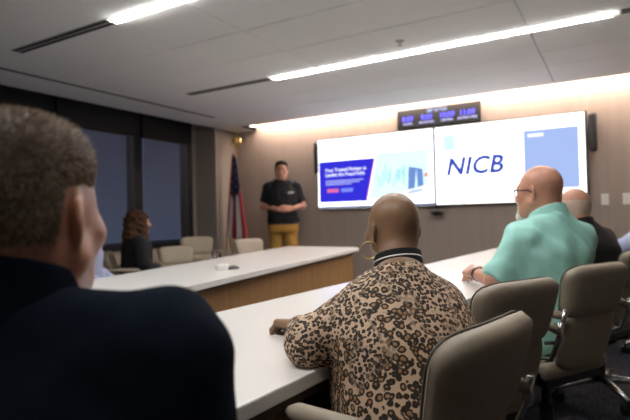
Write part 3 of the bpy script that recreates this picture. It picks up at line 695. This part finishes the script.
def line_y(y, pts): P_ = np.array(pts, float); return np.interp(y.ravel(), P_[:, 0], P_[:, 1]).reshape(y.shape)
def tubes(name, m, paths, rad, n=8, closed=False, label=None):
    def mk(G):
        bm = bmesh.new()
        for p in paths(G): tube(bm, [Vector(v) for v in p], rad, n, closed)
        obj(name, bm, m, G['root'], smooth=True, label=label)
    return mk

# ------------------------------------------------------------------ cloth and hair materials
def leopard():
    m = bpy.data.materials.new('leopard_knit'); m.use_nodes = True; nt = m.node_tree; b = nt.nodes['Principled BSDF']; b.inputs['Roughness'].default_value = .75; l = nt.links.new
    t = nd(nt, 'ShaderNodeTexCoord'); nz = nd(nt, 'ShaderNodeTexNoise'); nz.inputs['Scale'].default_value = 45; l(t.outputs['Object'], nz.inputs[0])
    mx = nd(nt, 'ShaderNodeVectorMath', operation='MULTIPLY_ADD'); l(nz.outputs['Color'], mx.inputs[0]); mx.inputs[1].default_value = (.012,) * 3; l(t.outputs['Object'], mx.inputs[2])
    def ramp(src, st, interp='LINEAR'):
        r = nd(nt, 'ShaderNodeValToRGB'); e = r.color_ramp.elements; r.color_ramp.interpolation = interp
        while len(e) < len(st): e.new(.5)
        for el, (p, c) in zip(e, st): el.position = p; el.color = (*c, 1)
        l(src, r.inputs[0]); return r.outputs[0]
    def mix(f, a, c):
        x = nd(nt, 'ShaderNodeMix', data_type='RGBA'); l(f, x.inputs[0]); l(a, x.inputs[6]); l(c, x.inputs[7]); return x.outputs[2]
    cream, tan, dark = (.60, .43, .30), (.34, .19, .085), (.020, .012, .008)
    def vor(sc):
        v = nd(nt, 'ShaderNodeTexVoronoi'); v.inputs['Scale'].default_value = sc; v.inputs['Randomness'].default_value = .75; l(mx.outputs[0], v.inputs['Vector']); return v.outputs['Distance']
    big = ramp(vor(68), [(0, tan), (.27, tan), (.32, dark), (.55, dark), (.61, cream), (1, cream)])
    small = ramp(vor(108), [(0, tan), (.12, tan), (.18, dark), (.50, dark), (.57, cream), (1, cream)])
    n3 = nd(nt, 'ShaderNodeTexNoise'); n3.inputs['Scale'].default_value = 60; n3.inputs['Detail'].default_value = 1; l(t.outputs['Object'], n3.inputs[0]); gap = ramp(n3.outputs[0], [(0, (0,) * 3), (.69, (0,) * 3), (.74, (1,) * 3), (1, (1,) * 3)])
    rg = nd(nt, 'ShaderNodeRGB'); rg.outputs[0].default_value = (*cream, 1); big = mix(gap, big, rg.outputs[0])
    n2 = nd(nt, 'ShaderNodeTexNoise'); n2.inputs['Scale'].default_value = 6.5; n2.inputs['Detail'].default_value = 1; l(t.outputs['Object'], n2.inputs[0]); f = ramp(n2.outputs[0], [(0, (0,) * 3), (.47, (0,) * 3), (.53, (1,) * 3), (1, (1,) * 3)])
    l(mix(f, small, big), b.inputs['Base Color']); return m
M_leo = leopard()
M_navy = mat('navy_knit', (.0075, .0115, .020), 1.0, var=.15, scale=30, bump=.12, bscale=500, spec=.06)
M_blackcloth = mat('black_cloth', (.008, .008, .010), .8, var=.15, scale=20, spec=.25)
M_teal = mat('teal_poplin', (.35, .70, .635), .75, var=.05, scale=12, stretch=(1.6, 1, .55), bump=.55, bscale=16)
M_lav = mat('pale_blue_cloth', (.38, .42, .62), .8, var=.05, scale=20)
M_must = mat('mustard_twill', (.36, .19, .035), .8, var=.08, scale=14)
M_char = mat('charcoal_trousers', (.02, .02, .024), .85)
M_jeans = mat('navy_trousers', (.03, .04, .07), .85)
M_whitec = mat('white_stripe', (.75, .73, .70), .7)
M_hgrey = mat('hair_grey_brown', (.050, .034, .022), .6, scale=240, stretch=(1, 1, .35), col2=(.12, .08, .05), bump=.5, bscale=420)
M_hdark = mat('hair_dark', (.010, .007, .005), .8, spec=.15, var=.4, scale=120, bump=.4, bscale=200)
M_haub = mat('hair_auburn', (.012, .006, .004), .75, spec=.2, scale=55, stretch=(1, 1, .3), col2=(.075, .03, .011), bump=.9, bscale=90)
M_hwhite = mat('hair_white', (.80, .77, .72), .7, var=.15, scale=90, bump=.4, bscale=200)
M_fringe = mat('hair_fringe', (.46, .35, .28), .7, var=.2, scale=120, bump=.4, bscale=250)
SK_fair = skin('skin_fair', (.52, .245, .16), (.42, .17, .14)); SK_pink = skin('skin_pink', (.52, .255, .175), (.42, .16, .13)); SK_brown = skin('skin_brown', (.25, .145, .085), (.16, .06, .05)); SK_mid = skin('skin_tan', (.40, .20, .13), (.33, .12, .10))

# ------------------------------------------------------------------ the people
def short_hair(th, base, pts):
    def fn(x, y, z):
        gl = line_y(y, pts); return -base + (base + th) * sst(gl - .012, gl + .016, z)
    return fn
HL_man = [(-.13, -.070), (-.05, -.060), (-.042, -.03), (-.034, .028), (.008, .036), (.020, .030), (.036, .040), (.06, .060), (.085, .082), (.12, .10)]
def fg_hair(x, y, z):
    gl = line_y(y, HL_man); top = sst(.04, .11, z); return -.005 + (.0075 + .005 * top + .014 * top * sst(-.02, .07, y)) * sst(gl - .014, gl + .020, z)
HAIRS = [mat('hair_strand_brown', (.20, .125, .07), .5), mat('hair_strand_dark', (.085, .052, .03), .5), mat('hair_strand_light', (.46, .33, .21), .5), mat('hair_strand_grey', (.52, .43, .33), .5)]
# nearest man, seen from behind
person('man in navy polo with short greying hair, seen from behind in the foreground', (-.56, .285), -30, (-.610, .335, .981), (-.617, .360, 1.102), -24, SK_fair,
       [shirt(M_navy, 'elbow', h=.007, fold=.003, inf=.014, seed=4, fold2=.0015, neckcut=.025), collar(M_navy, lo=-.02, hi=.078, r=.012, tilt=.34), scalp(M_hgrey, fg_hair, h=.0035), strands(HAIRS, fg_hair, 16000, lambda P, th: .005 + .9 * th, lambda P: np.stack([0 * P[:, 0], .5 * sst(.05, .09, P[:, 2]), -.9 * (1 - sst(.05, .1, P[:, 2]))], 1)),
        trousers(M_char), shoes()], h=.009, fine_h=.0042, hs=.97, wide=1.0, shoulder_w=.192, shoulder_drop=.045, deep=1.05, belly=.03, pitch=R(2), heavy=.6, neck_r=.060,
       arms=dict(L=dict(E=(-.20, .05, .74), W=(-.15, .36, .775), f=(.5, 1, 0), n=(0, 0, 1)), R=dict(E=(.185, .0, .72), W=(.0, .27, .775), f=(-.7, .8, 0), n=(0, 0, 1))))
# woman in leopard print
def hoop(G):
    c = V3((-.094, -.006, -.034)); u = V3((.84, -.54, 0)); rr = .028
    return [[G['hp'](*(c + V3((0, 0, -rr)) + (u * math.cos(a) + V3((0, 0, 1)) * math.sin(a)) * rr)) for a in np.linspace(0, 2 * math.pi, 33)[:-1]]]
person('woman with shaved head in leopard print cardigan, leaning on the table', (-.41, 1.12), -44, (-.484, 1.235, .942), (-.535, 1.332, 1.056), -54, SK_brown,
       [shirt(M_leo, 'long', h=.007, fold=.0045, inf=.016, seed=2, freq=22, loose=1.2, name='cardigan', arminf=.015, neckcut=.0, cuff=.16, fold2=.0015), collar(M_blackcloth, lo=.0, hi=.090, r=.010, tilt=.35, label='black ribbed collar'),
        collar(M_whitec, lo=.064, hi=.071, r=.0115, tilt=.35, name='collar_stripe', h=.003, label='white collar stripe'), tubes('hoop_earring', M_gold, hoop, .0016, 8, True, label='thin gold hoop earring'), trousers(M_blackcloth), shoes()],
       h=.008, fine_h=.004, hs=.82, wide=.86, deep=1.10, belly=.05, shoulder_w=.104, fem=True, pitch=R(-2), neck_r=.049, arm_r=.86, shoulder_drop=.075, trap_r=.03,
       arms=dict(L=dict(elbow=(-.655, 1.075, .79), wrist=(-.815, 1.285, .778), f=(-.75, .36, -.04), n=(.15, .1, 1), curl=(.55, .75, .45), fine=True, s=1.15),
                 R=dict(elbow=(-.475, 1.44, .800), wrist=(-.70, 1.50, .776), f=(-.9, .1, -.05), n=(0, 0, 1), curl=(.4, .5, .4))))
# man in teal
def specs(G):
    P_ = []
    for s in (-1, 1):
        P_.append([G['hp'](s * .034 + .024 * math.cos(a), .104 - .012 * abs(math.cos(a)) * (1 if s * math.cos(a) > 0 else .2), .002 + .018 * math.sin(a)) for a in np.linspace(0, 2 * math.pi, 25)])
        P_.append([G['hp'](s * .057, .094, .010), G['hp'](s * .074, .06, .012), G['hp'](s * .080, .005, .012), G['hp'](s * .081, -.015, -.002)])
    P_.append([G['hp'](-.010, .108, .006), G['hp'](0, .111, .009), G['hp'](.010, .108, .006)]); return P_
def goatee(G):
    H, hs, q = G['H'], G['hs'], G['q']; F = Field(H - .18, H + .18, .0045); x, y, z = F.ax[0][:, None, None], F.ax[1][None, :, None], F.ax[2][None, None, :]; X, Y, Z = q(x, y, z)
    d = ell((0, .092, -.112), (.032, .026, .034))[0](X, Y, Z); d = smin(d, ell((0, .088, -.082), (.026, .014, .014))[0](X, Y, Z), .012); d = smin(d, rc((-.026, .092, -.060), (-.022, .09, -.085), .006, .008)[0](X, Y, Z), .01); d = smin(d, rc((.026, .092, -.060), (.022, .09, -.085), .006, .008)[0](X, Y, Z), .01)
    d = smin(d, rc((-.024, .098, -.046), (.024, .098, -.046), .006, .006)[0](X, Y, Z), .006)
    F.D = (d * hs).astype(np.float32); F.noise(.001, 260, 3); obj('goatee', F.mesh('goatee'), M_hwhite, G['root'])
def band(m, name, side, rad=.033, wd=.012, t=.06):
    def mk(G):
        a = G['A'][side]; E_, W_ = a['E'], a['W']; d = (E_ - W_) / np.linalg.norm(E_ - W_); c = W_ + d * t; bm = bmesh.new(); u = np.cross(d, (0, 0, 1)); u /= np.linalg.norm(u); v = np.cross(d, u)
        rings = [[bm.verts.new(Vector(c + d * o + (u * math.cos(k) + v * math.sin(k)) * r)) for k in np.linspace(0, 2 * math.pi, 29)[:-1]] for o, r in ((-wd, rad - .004), (-wd, rad), (wd, rad + .001), (wd, rad - .004))]
        for i in range(4):
            p, qq = rings[i], rings[(i + 1) % 4]
            for k in range(28): bm.faces.new((p[k], p[(k + 1) % 28], qq[(k + 1) % 28], qq[k]))
        obj(name, bm, m, G['root'])
    return mk
person('bald man in teal shirt with glasses and white goatee, hands on table', (-.315, 2.54), -50, (-.268, 2.575, 1.055), (-.310, 2.602, 1.188), -66, SK_pink,
       [shirt(M_teal, 'elbow', h=.008, fold=.006, inf=.018, seed=8, freq=30, fold2=.0045, loose=1.2, arminf=.022), collar(M_teal, lo=.0, hi=.078, r=.014, tilt=.5, flare=.006), goatee, tubes('glasses', M_black, specs, .0028, 6), band(M_black, 'wristwatch', -1, .034), trousers(M_jeans), shoes()],
       h=.010, fine_h=.0048, hs=1.0, wide=1.03, deep=1.15, belly=.06, shoulder_w=.152, heavy=1.0, neck_r=.064, arm_r=1.02,
       arms=dict(L=dict(elbow=(-.475, 2.405, .790), wrist=(-.625, 2.615, .805), f=(-.45, .8, .05), n=(-.5, -.2, .8), curl=(.45, .6, .4), fine=True, s=1.05),
                 R=dict(elbow=(-.33, 2.93, .80), wrist=(-.575, 2.86, .800), f=(-.80, -.45, 0), n=(.1, .1, 1), curl=(.3, .45, .3), fine=True, s=1.05)))
# man beyond him
HL_fr = [(-.13, -.075), (-.05, -.065), (-.02, -.02), (.0, .02), (.03, .02), (.05, .0), (.12, .0)]
def fringe(x, y, z):
    gl = line_y(y, HL_fr); return -.005 + .010 * sst(gl - .012, gl + .014, z) * (1 - sst(.035, .065, z + .2 * np.maximum(y, 0))) * (1 - sst(.03, .05, y))
person('balding man in black shirt sitting behind the teal shirted man', (-.13, 3.50), -50, (-.185, 3.555, 1.000), (-.232, 3.585, 1.116), -46, SK_pink,
       [shirt(M_blackcloth, 'long', h=.011, fold=.003, inf=.016, seed=9), collar(M_blackcloth), scalp(M_fringe, fringe, name='hair_fringe', h=.005), trousers(M_char, h=.016), shoes()],
       h=.012, fine_h=.0055, wide=1.08, deep=1.1, belly=.04, heavy=.8, neck_r=.060, shoulder_w=.155,
       arms=dict(L=dict(elbow=(-.40, 3.47, .79), wrist=(-.60, 3.62, .785), f=(-.9, .3, 0), n=(0, 0, 1)), R=dict(elbow=(-.30, 3.86, .79), wrist=(-.55, 3.86, .785), f=(-1, .0, 0), n=(0, 0, 1))))
person('person in pale blue shirt mostly cut off by the right edge', (.30, 4.85), -60, (.275, 4.87, .985), (.255, 4.90, 1.10), -45, SK_fair,
       [shirt(M_lav, 'long', h=.012, fold=.003, inf=.018, seed=12), collar(M_lav), scalp(M_hdark, short_hair(.012, .005, HL_man), h=.007), trousers(M_char, h=.016), shoes()], h=.013, fine_h=.007,
       arms=dict(L=dict(elbow=(.02, 4.70, .80), wrist=(-.18, 4.86, .79), f=(-.9, .3, 0), n=(0, 0, 1)), R=dict(elbow=(.15, 5.12, .80), wrist=(-.12, 5.10, .79), f=(-1, -.2, 0), n=(0, 0, 1))))
# far side of the room
def curls(G):
    H, hs, q = G['H'], G['hs'], G['q']; F = Field(H - .36, H + .22, .007); x, y, z = F.ax[0][:, None, None], F.ax[1][None, :, None], F.ax[2][None, None, :]; X, Y, Z = q(x, y, z)
    d = ell((0, -.025, .035), (.105, .118, .106))[0](X, Y, Z)
    for s in (-1, 1):
        d = smin(d, ell((s * .078, -.025, -.07), (.050, .085, .12))[0](X, Y, Z), .05); d = smin(d, ell((s * .095, -.035, -.18), (.058, .085, .12))[0](X, Y, Z), .05)
    d = smin(d, ell((0, -.095, -.14), (.12, .07, .19))[0](X, Y, Z), .05)
    d = smax(d, -ell((0, .125, -.03), (.066, .080, .105))[0](X, Y, Z), .015)
    F.D = (d * hs).astype(np.float32); F.noise(.006, 75, 5); F.noise(.003, 170, 6); obj('curly_hair', F.mesh('curly_hair'), M_haub, G['root'])
person('woman with long curly auburn hair in black blazer by the windows', (-4.03, 3.43), 30, (-4.025, 3.44, .975), (-4.012, 3.462, 1.086), 20, SK_mid,
       [shirt(M_blackcloth, 'long', h=.011, fold=.003, inf=.018, seed=15, name='blazer', vneck=.5), collar(M_blackcloth, hi=.05, name='lapel_collar'), curls, trousers(M_blackcloth, h=.016), shoes()], h=.011, fine_h=.0055, hs=.95, fem=True, neck_r=.048, shoulder_w=.165, wide=.95,
       arms=dict(L=dict(E=(-.225, .02, .70), W=(-.10, .22, .60), f=(.3, 1, 0), n=(0, 0, 1)), R=dict(E=(.225, .02, .70), W=(.10, .22, .60), f=(-.3, 1, 0), n=(0, 0, 1))))
person('person in pale blue shirt mostly hidden behind the nearest man\'s head', (-3.80, 2.68), 55, (-3.79, 2.70, .965), (-3.785, 2.71, 1.075), 25, SK_fair,
       [shirt(M_lav, 'long', h=.012, fold=.003, inf=.016, seed=17), collar(M_whitec, label='white collar'), scalp(M_hdark, short_hair(.012, .005, HL_man), h=.007), trousers(M_char, h=.016), shoes()], h=.013, fine_h=.007,
       arms=dict(L=dict(E=(-.23, .02, .70), W=(-.12, .22, .60), f=(.3, 1, 0), n=(0, 0, 1)), R=dict(E=(.23, .02, .70), W=(.12, .22, .60), f=(-.3, 1, 0), n=(0, 0, 1))))
# presenter
def badge(G):
    obj('chest_logo', BX(-.155, -.085, .150, .160, 1.425, 1.450), M_whitec, G['root'], label='small white chest logo')
def belt(G):
    F = Field(V3((-.3, -.3, .98)), V3((.3, .3, 1.10)), .008); rows = [[r[0], r[1] + .015, r[2] + .015, r[3], r[4]] for r in G['rows']]; F.add(loft(rows), 0); F.cut((0, 0, 1.015), (0, 0, -1)); F.cut((0, 0, 1.05), (0, 0, 1)); obj('belt', F.mesh('belt'), M_black, G['root'])
def brows(G): return [[G['hp'](s * .046, .086, .024), G['hp'](s * .032, .095, .029), G['hp'](s * .016, .096, .024)] for s in (-1, 1)]
HL_p = [(-.13, -.060), (-.04, -.045), (-.012, .028), (.006, .030), (.010, -.008), (.03, -.004), (.036, .04), (.06, .074), (.085, .088), (.12, .10)]
def phair(x, y, z):
    gl = line_y(y, HL_p); return -.006 + (.014 + .018 * sst(.05, .11, z) * sst(-.06, .06, y)) * sst(gl - .012, gl + .016, z)
person('man in black polo and mustard trousers standing beside the left screen', (-3.90, 5.80), 150, (-3.895, 5.79, 1.600), (-3.885, 5.765, 1.735), 147, SK_mid,
       [shirt(M_blackcloth, 'short', hem=1.035, h=.009, fold=.004, inf=.016, seed=20, loose=1.0, fold2=.003), collar(M_blackcloth, hi=.06, tilt=.5), trousers(M_must, fold=.006, h=.012, waist=.14, ankle=.06), belt, badge, scalp(M_hdark, phair, h=.005, namp=.001, nf=250), tubes('eyebrows', M_hdark, brows, .003, 6), shoes()],
       h=.010, fine_h=.0052, seat=.90, hs=1.04, wide=1.08, deep=1.12, belly=.03, shoulder_w=.180, arm_r=1.0,
       legs={s: (V3((s * .095, .0, .95)), V3((s * .115, .02, .50)), V3((s * .13, -.01, .10)), V3((s * .16, .13, .03))) for s in (-1, 1)},
       arms=dict(L=dict(E=(-.265, -.02, 1.27), W=(-.155, .225, 1.225), f=(1, .35, -.05), n=(.2, .9, .35), curl=(.4, .55, .35), fine=True, s=1.05),
                 R=dict(E=(.265, -.01, 1.27), W=(.045, .235, 1.215), f=(-1, .25, .05), n=(-.2, .95, .2), curl=(.35, .5, .35), fine=True, s=1.05)))
